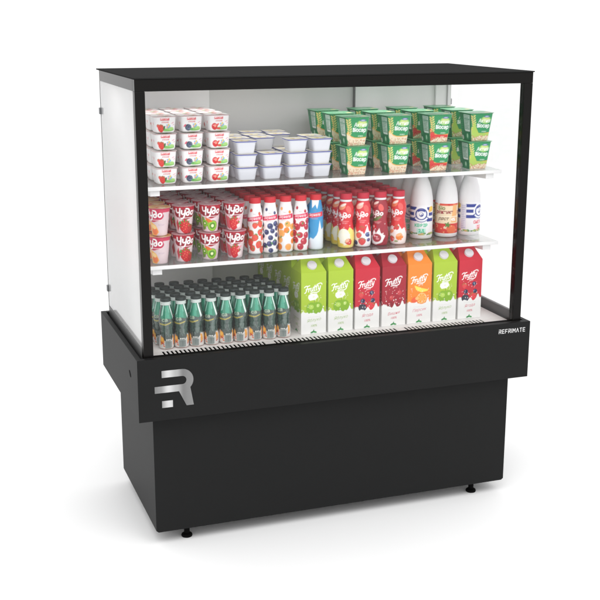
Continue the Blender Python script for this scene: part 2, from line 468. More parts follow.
# pedestal
pd = MB()
pd.prism_y([(-C_+.007, .040), (C_-.007, .040), (C_, .0455), (C_, ZB-.0002), (-C_, ZB-.0002), (-C_, .0455)], .018, .036)
pd.box(-C_+.0008, C_-.0008, .0365, .5205, .043, ZB-.0002)
pd.build('pedestal', M['black'], cab, bevel=.0010)
for x in (-.478, .478):
    for y in (.052, .47):
        MB().lathe([(.0085, .012), (.0085, .030), (.006, .0302), (.006, .0425)], (x, y, 0)).lathe([(.0155, 0), (.0168, .003), (.0155, .0075), (.0085, .0118)], (x, y, 0)).build('levelling_foot', M['gap'], cab, smooth=True)

# deck and vent grille
MB().box(-.5775, .5775, .0805, .5115, .568, .577).build('deck', M['deck'], cab, bevel=.0008)
gr = MB()
gr.box(-.5775, .5775, .0735, .0802, .5752, .5768)
pitch = .0125; x = -.5775; n = int(1.155/pitch)
for k in range(n+1):
    xx = -.5775+k*pitch
    wd = .0062
    if k in (28, 29, 62, 63) : wd = pitch*.98
    if k < 3 or k > n-7: wd = pitch
    gr.box(xx, min(.5775, xx+wd-.0001), .0330, .0733, .5752, .5768)
vg = gr.build('vent_grille', M['deck'], cab)
MB().box(-.5770, .5770, .0737, .0800, .5668, .5748).build('slot_shade_strip', M['gap'], vg)  # black strip added to keep the vent slots in shade

# shelves
def shelf(ztop, hw):
    sh = MB().box(-hw, hw, .1055, .500, ztop-.009, ztop).build('shelf', M['shelf_glass'], cab, bevel=.0008)
    MB().box(-hw, hw, .0995, .1052, ztop-.0105, ztop+.0005).build('front_trim', M['white'], sh, bevel=.0015)
    for s in (-1, 1):
        x = s*.530
        MB().prism_x([(.109, ztop-.0268), (.109, ztop-.0112), (.511, ztop-.0112), (.511, ztop-.052)], x-.014, x+.014).build('shelf_bracket', M['white'], sh, bevel=.0012)
shelf(1.047, .566); shelf(.821, .566)

# writing and mark on the apron
arc = [(-.4975+.0325*math.cos(t), .5165+.0325*math.sin(t)) for t in np.linspace(PI/2, -.78, 22)]
inn = [(-.4975+.0122*math.cos(t), .5165+.0122*math.sin(t)) for t in np.linspace(-PI/2, PI/2, 14)]
lg = [(-.556, .549)]+arc+[(-.4655, .440), (-.4865, .440), (-.5075, .4845), (-.577, .4845), (-.577, .5040)]+inn+[(-.556, .5288)]
from mathutils.geometry import tessellate_polygon
def flat_plate(polys, y0, y1, name, mat, parent):
    b = MB()
    for P in polys:
        n = len(P); V = [(x, y0, z) for x, z in P]+[(x, y1, z) for x, z in P]
        tris = tessellate_polygon([[Vector((x, 0, z)) for x, z in P]])
        F = [tuple(t) for t in tris]+[(i, i+n, (i+1) % n+n, (i+1) % n) for i in range(n)]
        b.add(V, F)
    o = b.build(name, mat, parent)
    return o
flat_plate([lg, [(-.557, .460), (-.526, .460), (-.526, .440), (-.557, .440)]], -.0215, -.0198, 'logo_plate', M['logo'], apron)
LET = {'R': [[(0,0),(0,.62)], [(0,1),(.62,1),(.62,.5),(.12,.5)], [(.34,.5),(.66,0)]], 'E': [[(.62,1),(0,1),(0,0),(.62,0)], [(0,.5),(.55,.5)]],
       'F': [[(.62,1),(0,1),(0,0)], [(0,.48),(.52,.48)]], 'I': [[(0,0),(0,1)]], 'M': [[(0,0),(0,1),(.38,.42),(.76,1),(.76,0)]],
       'A': [[(0,0),(.36,1),(.72,0)]], 'T': [[(0,1),(.66,1)], [(.33,1),(.33,0)]]}
SC, TH = .0106, .0018; x = .5135; ss = MB()
for ch in 'REFRIMATE':
    for L in LET[ch]:
        for (xa, za), (xb, zb) in zip(L[:-1], L[1:]):
            A2 = Vector((x+xa*SC, .5535+za*SC*1.12)); B2 = Vector((x+xb*SC, .5535+zb*SC*1.12)); d = (B2-A2).normalized(); n2 = Vector((-d.y, d.x))*TH/2
            A2 = A2-d*TH*.45; B2 = B2+d*TH*.45
            q = random.uniform(0, .00012)
            ss.prism_y([tuple(A2-n2), tuple(B2-n2), tuple(B2+n2), tuple(A2+n2)], -.0206-q, -.0199)
    x += (max(p[0] for L in LET[ch] for p in L)*SC)+.0044
ss.build('lettering', M['letter'], apron)
e

# ------------------------------------------------------------------ goods: artwork
WH = (244,243,243)
def rep(fn, w, n):
    for k in range(-n//2-1, n//2+2): fn(k*w/n)

# little white fruit cups
def cup_art(kind):
    c = Canvas(250, 46, 200, 40, WH)
    for k in range(-2, 3):
        x = k*62.5+1
        if k == 0 or abs(k) == 2:
            c.rect(x-17, x+11, 36, 43.5, (222,74,84)); c.text('йогурт', x-3, 37.6, 7.6, (255,240,240), bold=.02)
            c.text('ніжний', x-2, 29.0, 6.6, (216,84,92), bold=.02)
            c.ell(x+7, 9, 21, 4.6, (132,196,100)); c.ell(x+15, 13, 12, 4.4, (170,216,128)); c.ell(x+22, 29, 5, 1.2, (232,170,182), rot=.5); c.ell(x+26, 24, 3.4, 1.1, (232,170,182), rot=.3)
            for q, cc in enumerate(((120,170,222), (240,200,90), (150,190,226), (236,150,160), (130,180,224))):
                c.ell(x+8+4.4*math.cos(q*1.26), 20+4.2*math.sin(q*1.26), 3.2, 2.6, cc)
            c.ell(x+8, 20, 2.2, 2.2, (250,230,120)); c.rect(x+7.5, x+8.7, 9, 17, (110,170,84))
            if kind == 'strawberry':
                strawberry(c, x-16, 14, 10.5, (222,50,50)); strawberry(c, x-25, 21, 4.6, (226,76,70)); leaf(c, x-5, 15, 6.5, (56,110,60), 1.2)
            elif kind == 'blackberry':
                raspberry(c, x-14, 14.5, 10.8, (58,66,84)); leaf(c, x-25, 20, 5.5, (226,84,110), .8); leaf(c, x-3, 9, 6, (96,170,90))
            else:
                cherry(c, x-17, 14.5, 10, (214,40,46)); cherry(c, x-15, 17, 4.2, (250,160,140)); leaf(c, x-7, 19, 6.5, (230,80,70), .8); c.ell(x-3, 8.5, 7, 3, (220,64,66))
        else:
            c.text('1,5%', x-8, 24, 7, (236,150,156)); 
            for q in range(4): c.rect(x-14, x+14, 8+q*3.4, 9.2+q*3.4, (226,214,214))
            leaf(c, x+12, 26, 6, (232,120,124), .9)
    return c
def lid_art(base, cols, seed):
    r = np.random.default_rng(seed)
    c = Canvas(71, 71, 44, 44, base)
    for k in range(7):
        cc = cols[k % len(cols)]; c.ell(r.uniform(-26, 26), r.uniform(8, 62), r.uniform(5, 14), r.uniform(3, 8), cc, rot=r.uniform(0, 3))
    c.rect(-16, 16, 30, 40, cols[0]); c.text('йогурт', 0, 32.5, 8, (255,255,255), bold=.03)
    return c
LA = lid_art((246,242,238), [(222,92,98), (236,170,172), (150,190,130), (232,204,150)], 1)
LB = lid_art((238,232,214), [(206,178,96), (120,132,200), (236,220,170), (240,240,244)], 2)
LG = lid_art((120,196,146), [(58,150,96), (214,232,200), (90,176,120), (236,214,150)], 3)
LC = lid_art((206,158,164), [(170,60,84), (226,190,190), (190,120,130), (236,214,210)], 4)
LD = lid_art((226,178,120), [(214,120,60), (240,220,180), (200,90,90), (236,214,170)], 5)

def pf_cupA(): return [(.0225, 0), (.0268, .0022), (.0288, .008), (.0316, .036), (.0320, .0445), (.0332, .0446)]
def make_white_cup(kind):
    t = empty('yogurt_cup')
    shell('cup', pf_cupA(), cup_art(kind), M['print'], t, n=5.5, seg=200, rows=44)
    lid('lid', .0347, .0449, .0011, M['foil'], M['pinkrim'], t, n=5.5, canvas=LA, seg=60)
    return t
def make_plain_cup():
    t = empty('dessert_cup')
    P = [(.0230, 0), (.0246, .0015), (.0252, .004), (.0296, .0330), (.0316, .0340), (.0316, .0352)]
    b = MB(); sx, sy = section(8, 60); V = []; F = []
    for r, z in P: V += [(r*a, r*q, z) for a, q in zip(sx[:-1], sy[:-1])]
    for i in range(len(P)-1): F += [(i*60+k, i*60+(k+1) % 60, (i+1)*60+(k+1) % 60, (i+1)*60+k) for k in range(60)]
    F.append(tuple(range(59, -1, -1)))
    mesh_obj('cup', V, F, M['cupwhite'], t, smooth=True, auto=50)
    lid('lid', .0331, .0352, .0027, M['foil'], M['bluerim'], t, n=8, canvas=LB, seg=60)
    return t

GR = (44,150,92)
def green_art(kind):
    c = Canvas(284, 86, 230, 76, GR)
    for x in (-142, 0, 142):
        body = {'grain': (228,202,168), 'strawberry': (216,60,56), 'apple': (176,206,96)}[kind]
        # swoosh of filling
        P = [(x-35,0)]+[(x-35+3*math.sin(k), 4+k*6) for k in range(7)]+[(x-30,44),(x-26,36),(x-20,30),(x-8,26),(x+8,25),(x+35,27),(x+35,0)]
        c.poly(P, (238,176,84)); c.poly([(a, b*.9) for a, b in P], (236,218,190))
        if kind != 'grain':
            c.poly([(x-35,6),(x-35,44),(x-31,46),(x-26,34),(x-18,26),(x+35,24),(x+35,16),(x-10,15)], body)
        for k in range(80):
            xx, yy = x+rng.uniform(-34, 34), rng.uniform(1, 19)
            c.ell(xx, yy, 1.9, 1.2, [(206,164,124), (246,236,220), (214,120,96), (190,150,110)][k % 4], rot=rng.uniform(0, 3))
        for k in range(7):   # wheat ear
            yy = 36+k*7; xx = x-27+1.6*math.sin(k*.8)
            c.ell(xx-4, yy, 4.6, 1.7, (236,206,120), rot=2.3); c.ell(xx+4, yy+1, 4.6, 1.7, (226,222,140), rot=.8)
        c.rect(x-27.4, x-26.4, 34, 84, (220,200,120))
        if kind == 'apple': c.poly([(x-34,26),(x-26,62),(x-16,40),(x-8,26)], (176,206,90))
        if kind == 'strawberry': strawberry(c, x-27, 27, 8.5, (214,50,52))
        c.ell(x+14, 66, 17, 12, (150,206,110)); c.ell(x+14, 68, 12, 8, (206,226,140))
        c.ell(x+16, 77, 10, 3.4, (84,108,160)); c.ell(x+16, 77, 6, 1.6, (200,210,230))
        c.text('Актив', x+9, 58, 17, (255,255,255), bold=.012, shear=.12, sx=.86)
        c.text('Bіосер', x+7, 39, 16.5, (255,255,255), bold=.03, rot=-.04, sx=.88)
        c.text('злаки', x+12, 28, 6.5, (240,250,240))
        c.poly([(x+34.5,0),(x+36.5,0),(x+36.5,86),(x+34.5,86)], (206,226,210))
    for x in (-71, 71):
        c.rect(x-35, x+35, 0, 86, (36,118,76)); c.rect(x-6, x+30, 33, 82, (196,216,204))
        for k in range(9): c.rect(x-3, x+27-(k*7) % 11, 37+k*5, 38.8+k*5, (104,150,124))
        c.rect(x-4, x+28, 66, 70, (110,160,136)); c.rect(x-2, x+30, 30, 34.5, (240,244,240))
        c.ell(x+12, 14, 11, 10, (62,150,100)); c.ell(x+12, 16, 5, 7, (190,220,196)); c.rect(x-32, x-12, 20, 70, (44,130,86))
        for k in range(7): c.rect(x-30, x-14, 26+k*6, 27.5+k*6, (84,156,116))
        c.ell(x-24, 9, 8, 7, (206,200,196))
    return c
def make_green_cup(kind):
    t = empty('cereal_yogurt_cup')
    P = [(.0285, 0), (.0300, .001), (.0306, .003), (.0402, .0805), (.0408, .0850), (.0422, .0851)]
    shell('cup', P, green_art(kind), M['print'], t, n=9, seg=230, rows=80)
    lid('lid', .0440, .0855, .0012, M['foil'], M['greenrim'], t, n=8, canvas=LG, seg=60)
    return t

CHR = (184,20,48)
def chudo_cup_art(kind):
    w = 176; c = Canvas(w, 80, 170, 84, (224,204,208))
    for x in (-w/2, 0, w/2):
        red = CHR if kind != 'peach' else (206,60,92)
        if kind in ('kiwi',): c.rect(x-44, x+44, 52, 80, (206,44,44))
        c.rect(x-44, x+44, 69, 80, red)
        P = [(x-44, 74)]+[(x-30+60*q/20, 66-28*math.sin(PI*q/20)**.7+6*q/20) for q in range(21)]+[(x+44, 80), (x-44, 80)]
        c.poly(P, red); c.ell(x-2, 59, 33, 16, (148,18,40) if kind != 'peach' else (196,38,80))
        c.script('Чудо', x-2, 53, 23, (255,255,255), w=.17, rot=.08, shear=.14, sx=1.08)
        c.rect(x-25, x+25, 46.5, 48, (250,230,232))
        for q in range(3): c.rect(x+8, x+26, 36-q*4, 37.2-q*4, (216,200,206))
        if kind == 'strawberry': strawberry(c, x-2, 21, 19, (200,26,38), .4); strawberry(c, x+19, 14, 13, (176,22,34), -.4); c.poly([(x-34,30),(x-26,44),(x-22,20),(x-30,6)], (196,60,70)); leaf(c, x-20, 32, 7, (90,150,70), 1)
        elif kind == 'kiwi': c.poly([(x-36,46),(x-24,44),(x-20,10),(x-36,4)], (120,150,70)); kiwi(c, x+3, 19, 18); c.poly([(x-22,44),(x-8,40),(x+4,32),(x-14,28)], (226,110,40)); kiwi(c, x-24, 26, 12)
        elif kind == 'peach':
            c.poly([(x-16,44),(x+6,32),(x+16,12),(x+6,2),(x-20,2)], (246,190,100)); c.ell(x, 14, 12, 10, (238,130,80)); c.ell(x-2, 27, 9, 6, (250,214,150), rot=-.5)
            c.text('йогурт', x+24, 30, 6, (190,160,180))
        else: c.poly([(x-36,46),(x-20,40),(x-8,24),(x-20,4),(x-36,10)], (206,92,104)); strawberry(c, x-3, 22, 18, (206,34,48), -.3); c.ell(x+12, 33, 9, 3, (236,150,160), rot=.5); c.ell(x+14, 14, 8, 6, (244,226,226))
    return c
def make_chudo_cup(kind):
    t = empty('fruit_yogurt_cup')
    P = [(.0190, 0), (.0206, .001), (.0214, .003), (.0220, .008), (.0310, .0775), (.0316, .0788), (.0330, .0790), (.0330, .0800)]
    shell('cup', P, chudo_cup_art(kind), M['print'], t, n=2, seg=170, rows=88)
    lid('lid', .0340, .0803, .0010, M['foil'], M['mauverim'], t, canvas=(LD if kind == 'peach' else LC), seg=40)
    return t

def fruit_bottle_art(kind):
    w, h = 148, 152
    c = Canvas(w, h, 150, 120, (246,244,244) if kind != 'milk' else (52,150,206))
    r2 = np.random.default_rng({'strawberry': 1, 'blueberry': 2, 'orange': 3, 'cherry': 4, 'milk': 5}[kind])
    if kind == 'milk':
        for x in (-w/2, 0, w/2):
            c.poly([(x-14,h),(x-8,128),(x+4,140),(x+10,126),(x+20,h)], (250,250,250))
            c.poly([(x+20,0),(x+22,40),(x+13,60),(x+18,92),(x+25,60),(x+30,0)], (232,240,248))
            c.poly([(x-37,0),(x-37,34),(x-20,28),(x-12,38),(x-2,34),(x+8,46),(x+16,66),(x+20,60),(x+37,70),(x+37,0)], (228,236,244))
    else:
        items = []
        for k in range(400):
            x, y = r2.uniform(-w/2, w/2), r2.uniform(8, 92); rr = r2.uniform(8.0, 11.0)*(1.1 if kind == 'orange' else (.88 if kind == 'blueberry' else 1))
            if all(math.hypot(min(abs(x-a), w-abs(x-a)), y-b) > (rr+q)*.93 for a, b, q in items): items.append((x, y, rr))
        for x, y in ((18,122), (-12,132), (-50,125), (60,130), (14,106), (-64,108)): items.append((x, y, 5))
        for x, y, rr in items:
            for xx in (x, x-w, x+w):
                if abs(xx) > w/2+10: continue
                if kind == 'strawberry': strawberry(c, xx, y, rr, (228,72,60), r2.uniform(-.8, .8))
                elif kind == 'blueberry': berry(c, xx, y, rr, (54,62,112))
                elif kind == 'orange': orange(c, xx, y, rr, r2.random() < .6)
                else: cherry(c, xx, y, rr, (190,34,58))
        for k in range(16):
            leaf(c, r2.uniform(-w/2, w/2), r2.uniform(10, 90), 4.5, (80,150,70), r2.uniform(0, 3))
    for x in (-w/2, 0, w/2):
        b = (220,34,84) if kind != 'milk' else (226,60,80)
        c.poly([(x-31,97),(x-32,109),(x-10,112),(x+8,115),(x+32,118),(x+31,104),(x+6,101)], b)
        c.text('Імунеле', x, 102.2, 11.5, (255,244,246), bold=.008, shear=.3, rot=.06, sx=.84)
        c.text('фітнес', x, 119, 5, (150,120,120)); c.rect(x-10, x+12, 96, 97.2, (206,150,160))
    return c
def make_fruit_bottle(kind):
    t = empty('drinking_yogurt_bottle')
    P = [(.0195, 0), (.0222, .002), (.0232, .006), (.0236, .030), (.0236, .098), (.0228, .112), (.0196, .132), (.0172, .146), (.0166, .1515)]
    shell('bottle', P, fruit_bottle_art(kind), M['sleeve'], t, seg=150, rows=110)
    MB().lathe([(.0168, .1515), (.0176, .1520), (.0176, .1660), (.0168, .1685), (.0120, .1695), (0.0002, .1696)]).build('cap', M['redcap'], t, smooth=True)
    return t

def chudo_bottle_art(kind):
    w, h = 150, 152; c = Canvas(w, h, 150, 120, {'pear': (214,40,50), 'berry': (218,52,64), 'cherry': (158,32,50), 'peach': (216,48,50)}[kind])
    r2 = np.random.default_rng({'pear': 11, 'berry': 12, 'cherry': 13, 'peach': 14}[kind])
    for x in (-w/2, 0, w/2):
        c.ell(x-8, 136, 13, 9, {'pear': (240,150,110), 'berry': (244,190,170), 'cherry': (196,80,80), 'peach': (236,120,80)}[kind], rot=.5)
        c.ell(x+14, 128, 8, 12, (232,96,92), rot=.3)
        c.ell(x-4, 142, 11, 4, (250,226,216), rot=.4)
        if kind == 'pear':
            c.poly([(x-37,0),(x-37,58),(x-24,70),(x-14,56),(x-4,66),(x+6,52),(x+18,70),(x+30,60),(x+37,58),(x+37,0)], (244,222,120))
            c.ell(x-1, 38, 19, 27, (246,240,220)); c.ell(x-1, 30, 20, 20, (248,242,226)); c.ell(x-20, 20, 8, 16, (240,206,70))
            strawberry(c, x+14, 22, 10, (216,70,60), .6); c.ell(x+10, 26, 5, 7, (246,180,150), rot=-.6); c.ell(x-12, 12, 12, 5, (240,206,80))
        elif kind == 'berry':
            c.poly([(x-37,0),(x-37,50),(x-26,66),(x-14,48),(x-2,60),(x+8,44),(x+20,74),(x+24,52),(x+37,50),(x+37,0)], (246,242,244))
            berry(c, x+19, 42, 8, (70,84,140)); berry(c, x-19, 14, 8, (60,66,120)); strawberry(c, x+2, 20, 11, (222,64,74)); strawberry(c, x-8, 40, 9, (226,80,84)); berry(c, x+22, 24, 6, (90,80,140))
            strawberry(c, x+1, 62, 8, (206,40,50))
        elif kind == 'cherry':
            leaf(c, x-6, 88, 16, (96,120,60), .35); leaf(c, x+9, 95, 9, (120,140,80), .5)
            cherry(c, x-8, 62, 9, (196,30,44))
            c.poly([(x-30,20),(x-26,40),(x-16,34),(x-6,54),(x,42),(x+10,60),(x+14,44),(x+28,34),(x+18,12),(x,4),(x-18,8)], (246,240,240))
            cherry(c, x+2, 27, 14, (168,36,54)); cherry(c, x-16, 38, 6, (190,40,54)); c.ell(x+5, 24, 5, 3, (226,140,150))
        else:
            c.poly([(x-37,0),(x-37,36),(x-26,56),(x-12,64),(x-4,46),(x+8,70),(x+18,52),(x+28,58),(x+37,36),(x+37,0)], (246,232,228))
            orange(c, x+12, 26, 11, False); c.ell(x-14, 44, 9, 6, (236,150,110), rot=.6); strawberry(c, x-12, 20, 9, (220,60,64)); c.ell(x+10, 34, 9, 5, (244,180,130), rot=.5); leaf(c, x+2, 12, 6, (130,150,60))
            strawberry(c, x+4, 58, 7, (206,40,50))
        for k in range(14):
            c.ell(x+r2.uniform(-34, 34), r2.uniform(4, 80), r2.uniform(.9, 2.2), r2.uniform(.9, 2.2), (250,244,244))
        c.script('Чудо', x-2, 99, 19, (255,252,252), w=.18, rot=.14, shear=.12, sx=1.1)
        c.rect(x-16, x+16, 88 if kind != 'cherry' else 80, 89.5 if kind != 'cherry' else 81, (240,150,150))
        c.text('йогурт', x+2, 80 if kind != 'cherry' else 74, 6, (250,210,210))
    return c
def make_chudo_bottle(kind):
    t = empty('contoured_yogurt_bottle')
    P = [(.0200, 0), (.0235, .002), (.0252, .008), (.0266, .026), (.0262, .044), (.0238, .064), (.0212, .080), (.0214, .090), (.0238, .104), (.0246, .116), (.0236, .128), (.0202, .140), (.0180, .146)]
    shell('bottle', P, chudo_bottle_art(kind), M['sleeve'], t, seg=150, rows=116)
    MB().lathe([(.0178, .1462), (.0182, .1470), (.0180, .1525), (.0165, .1530)]).build('neck_ring', M['milk'], t, smooth=True)
    MB().lathe([(.0176, .1533), (.0190, .1536), (.0190, .1685), (.0180, .1712), (.0120, .1722), (.0002, .1723)]).build('cap', M['redcap2'], t, smooth=True)
    return t

def kefir_art(kind):
    w, h = 226, 97; c = Canvas(w, h, 200, 90, (242,241,244))
    blue = (44,62,150)
    if kind == 'snow':
        c.rect(-w/2, w/2, 0, h, (242,222,190)); c.rect(-w/2, w/2, 90, h, (222,84,64))
        for k in range(26): c.ell(rng.uniform(-w/2, w/2), rng.uniform(84, 97), 5, 3, [(238,120,90), (246,226,190), (206,60,50)][k % 3])
        for x in (-75, 0, 75):
            c.poly([(x+14,36),(x+20,92),(x+37,92),(x+37,34)], (240,182,120))
            c.text('Біо', x-17, 76, 16, (120,130,60), bold=.04); c.text('ряжанка', x-8, 61, 15, (150,30,50), bold=.05, sx=.9)
            c.rect(x-37, x+37, 53, 56, (250,236,210)); c.text('ряст', x-12, 40, 15, (120,90,70), bold=.03, shear=.3); c.text('4%', x+22, 40, 14, (250,250,250), bold=.04)
            c.rect(x-37, x+38, 0, 32, (214,52,48)); c.ell(x+18, 12, 17, 14, (232,110,70)); c.ell(x-16, 14, 15, 14, (222,66,56)); c.ell(x-4, 20, 6, 4, (246,220,190), rot=.6)
            for q in range(5): leaf(c, x+3+4*math.cos(q*1.3), 28+4*math.sin(q*1.3), 6, (90,140,60), q*1.3)
            for q in range(8): c.ell(x+rng.uniform(-36, 36), rng.uniform(2, 30), 2.4, 1.6, (246,190,140))
        return c
    acc = (64,196,150) if kind == 'kefir' else (226,76,90)
    for x in (-113, 0, 113):
        for k, (a, b) in enumerate(((26, 44), (28, 46), (24, 44))):
            z = 86-k*18
            c.rect(x-50, x-16, z-5.2, z+5.2, blue); c.rect(x+18, x+44, z-6, z+4.4, blue)
        c.ell(x, 68, 25, 25, (246,246,250)); c.ell(x, 68, 19.5, 19.5, blue); c.ell(x, 68, 15.5, 15.5, (246,246,250))
        c.ell(x, 77, 11.5, 6, blue); c.ell(x, 72.5, 11, 5.5, (246,246,250)); c.ell(x, 67, 7, 7, blue); c.ell(x-1, 68.5, 5, 4.4, (246,246,250)); c.ell(x+.5, 66.5, 1.8, 1.8, blue)
        P = [(x+29*math.sin(t), 70-28*math.cos(t)) for t in np.linspace(-1.05, 1.05, 16)]; Q = [(x+19*math.sin(t), 70-18*math.cos(t)) for t in np.linspace(1.05, -1.05, 16)]
        c.poly(P+Q, blue); P = [(x+27*math.sin(t), 70-26*math.cos(t)) for t in np.linspace(-.95, .95, 16)]; Q = [(x+21*math.sin(t), 70-20.5*math.cos(t)) for t in np.linspace(.95, -.95, 16)]
        c.poly(P+Q, (240,242,250))
        c.ell(x+35, 84, 9, 9, (246,206,80)); c.ell(x+29, 78, 6, 4, (240,176,90))
        c.text('КЕФІР' if kind == 'kefir' else 'СМЕТАНА', x, 26, 13.5, acc, bold=.05, sx=1 if kind == 'kefir' else .7)
        c.rect(x-14, x+16, 4, 22, (200,238,226) if kind == 'kefir' else (250,214,218)); c.text('2,5', x+1, 6.5, 15, acc, bold=.05)
        for k in range(44):
            xx = x+rng.uniform(-56, 56); c.ell(xx, rng.uniform(0, 7), 4, 2.4, [(120,170,100), (176,190,110), (96,146,90), (214,170,110)][k % 4])
    if kind == 'cream':
        for x in (-60, 52):
            pass
    for x in (-57, 57):
        c.rect(x-9, x+9, 8, 90, (226,224,238))
        for k in range(13): c.rect(x-7, x+7-(k*5) % 6, 12+k*6, 13.6+k*6, (168,168,206))
    return c
def make_milk_bottle(kind):
    t = empty('kefir_bottle')
    P = [(.0300, 0), (.0345, .0015), (.0362, .006), (.0365, .012), (.0365, .112), (.0352, .130), (.0310, .155), (.0240, .178), (.0186, .190), (.0168, .196)]
    MB().lathe([(.0355*0+r, z) for r, z in P]+[(.0160, .1965)], seg=56).build('bottle', M['milk'], t, smooth=True)
    shell('label', [(.0366, .013), (.0366, .109)], kefir_art(kind), M['print'], t, seg=200, rows=92, closed_bottom=False, off=.0002)
    MB().lathe([(.0165, .1967), (.0196, .197), (.0196, .2075), (.0185, .209), (.0002, .2092)]).build('cap', M['bluecap'], t, smooth=True)
    return t

def drink_art():
    w, h = 136, 132; c = Canvas(w, h, 140, 110, (44,62,56))
    r2 = np.random.default_rng(31)
    for x in (-w/2, 0, w/2):
        c.rect(x-34, x+34, 44, 90, (52,72,65))
        c.ell(x-12, 70, 8, 22, (66,88,80)); c.ell(x+10, 62, 7, 20, (80,102,94)); c.ell(x-27, 66, 4, 26, (34,48,44)); c.ell(x+27, 66, 4, 26, (34,48,44))
        for k in range(90): c.ell(x+r2.uniform(-33, 33), r2.uniform(40, 96), r2.uniform(.7, 1.6), r2.uniform(1, 2.6), [(78,100,92), (40,58,52), (98,122,112)][k % 3])
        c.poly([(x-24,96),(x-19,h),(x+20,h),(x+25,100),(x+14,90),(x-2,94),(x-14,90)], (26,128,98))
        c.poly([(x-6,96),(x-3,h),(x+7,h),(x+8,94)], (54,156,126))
        c.poly([(x-34,h),(x-34,90),(x-22,h)], (34,58,50)); c.poly([(x-15,h),(x-11,h),(x-15,104),(x-20,100)], (170,220,204))  # pale streaks here and below: glare on the glass, painted into the colour
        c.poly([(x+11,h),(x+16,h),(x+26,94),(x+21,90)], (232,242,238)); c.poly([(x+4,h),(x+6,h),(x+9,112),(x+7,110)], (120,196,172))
        c.text('са', x-8, 85, 15, (206,226,196), bold=0, rot=.05, sx=1.1); c.poly([(x-26,80),(x-6,77),(x+12,83),(x+12,80),(x-6,74),(x-26,76)], (196,178,70))
        c.poly([(x-34,0),(x-34,41),(x-24,43),(x-20,33),(x-9,27),(x+9,27),(x+17,34),(x+20,43),(x+34,41),(x+34,0)], (222,218,214))
        c.poly([(x-9,0),(x-9,27),(x+9,27),(x+9,0)], (168,178,174))
        c.poly([(x-25,42),(x-13,35),(x-10,22),(x-24,12)], (236,150,44)); c.ell(x-19, 31, 5, 6, (246,190,76)); c.ell(x-16, 19, 7, 2.2, (196,60,54), rot=-.6); c.ell(x-12, 11, 4, 2, (214,110,60), rot=-.5)
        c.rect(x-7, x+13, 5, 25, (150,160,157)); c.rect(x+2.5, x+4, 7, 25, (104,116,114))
        for k in range(5): c.rect(x-6, x+12, 7+k*3.6, 8.2+k*3.6, (112,122,120))
        for k in range(3): c.ell(x-3+k*5, 29.5, 1.7, 2.1, (244,244,238))
        c.poly([(x+18,40),(x+26,38),(x+28,20),(x+19,16)], (238,164,60)); c.ell(x+22, 15, 5, 2, (206,80,60), rot=.5)
        c.rect(x-34, x+34, 0, 3, (188,150,140))
    return c
def make_drink_bottle():
    t = empty('juice_bottle')
    P = [(.0170, 0), (.0200, .0015), (.0214, .006), (.0215, .028), (.0196, .044), (.0198, .058), (.0216, .078), (.0206, .094), (.0176, .112), (.0150, .124), (.0143, .130)]
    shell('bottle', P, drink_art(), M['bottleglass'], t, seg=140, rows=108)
    MB().lathe([(.0140, .1302), (.0153, .1306), (.0153, .1345), (.0146, .1350), (.0146, .1358), (.0153, .1363), (.0153, .1400), (.0143, .1404)]).build('neck_ring', M['capring'], t, smooth=True)
    MB().lathe([(.0140, .1406), (.0154, .1409), (.0154, .1485), (.0146, .1500), (.0100, .1505), (.0002, .1505)]).build('cap', M['darkcap'], t, smooth=True)
    return t

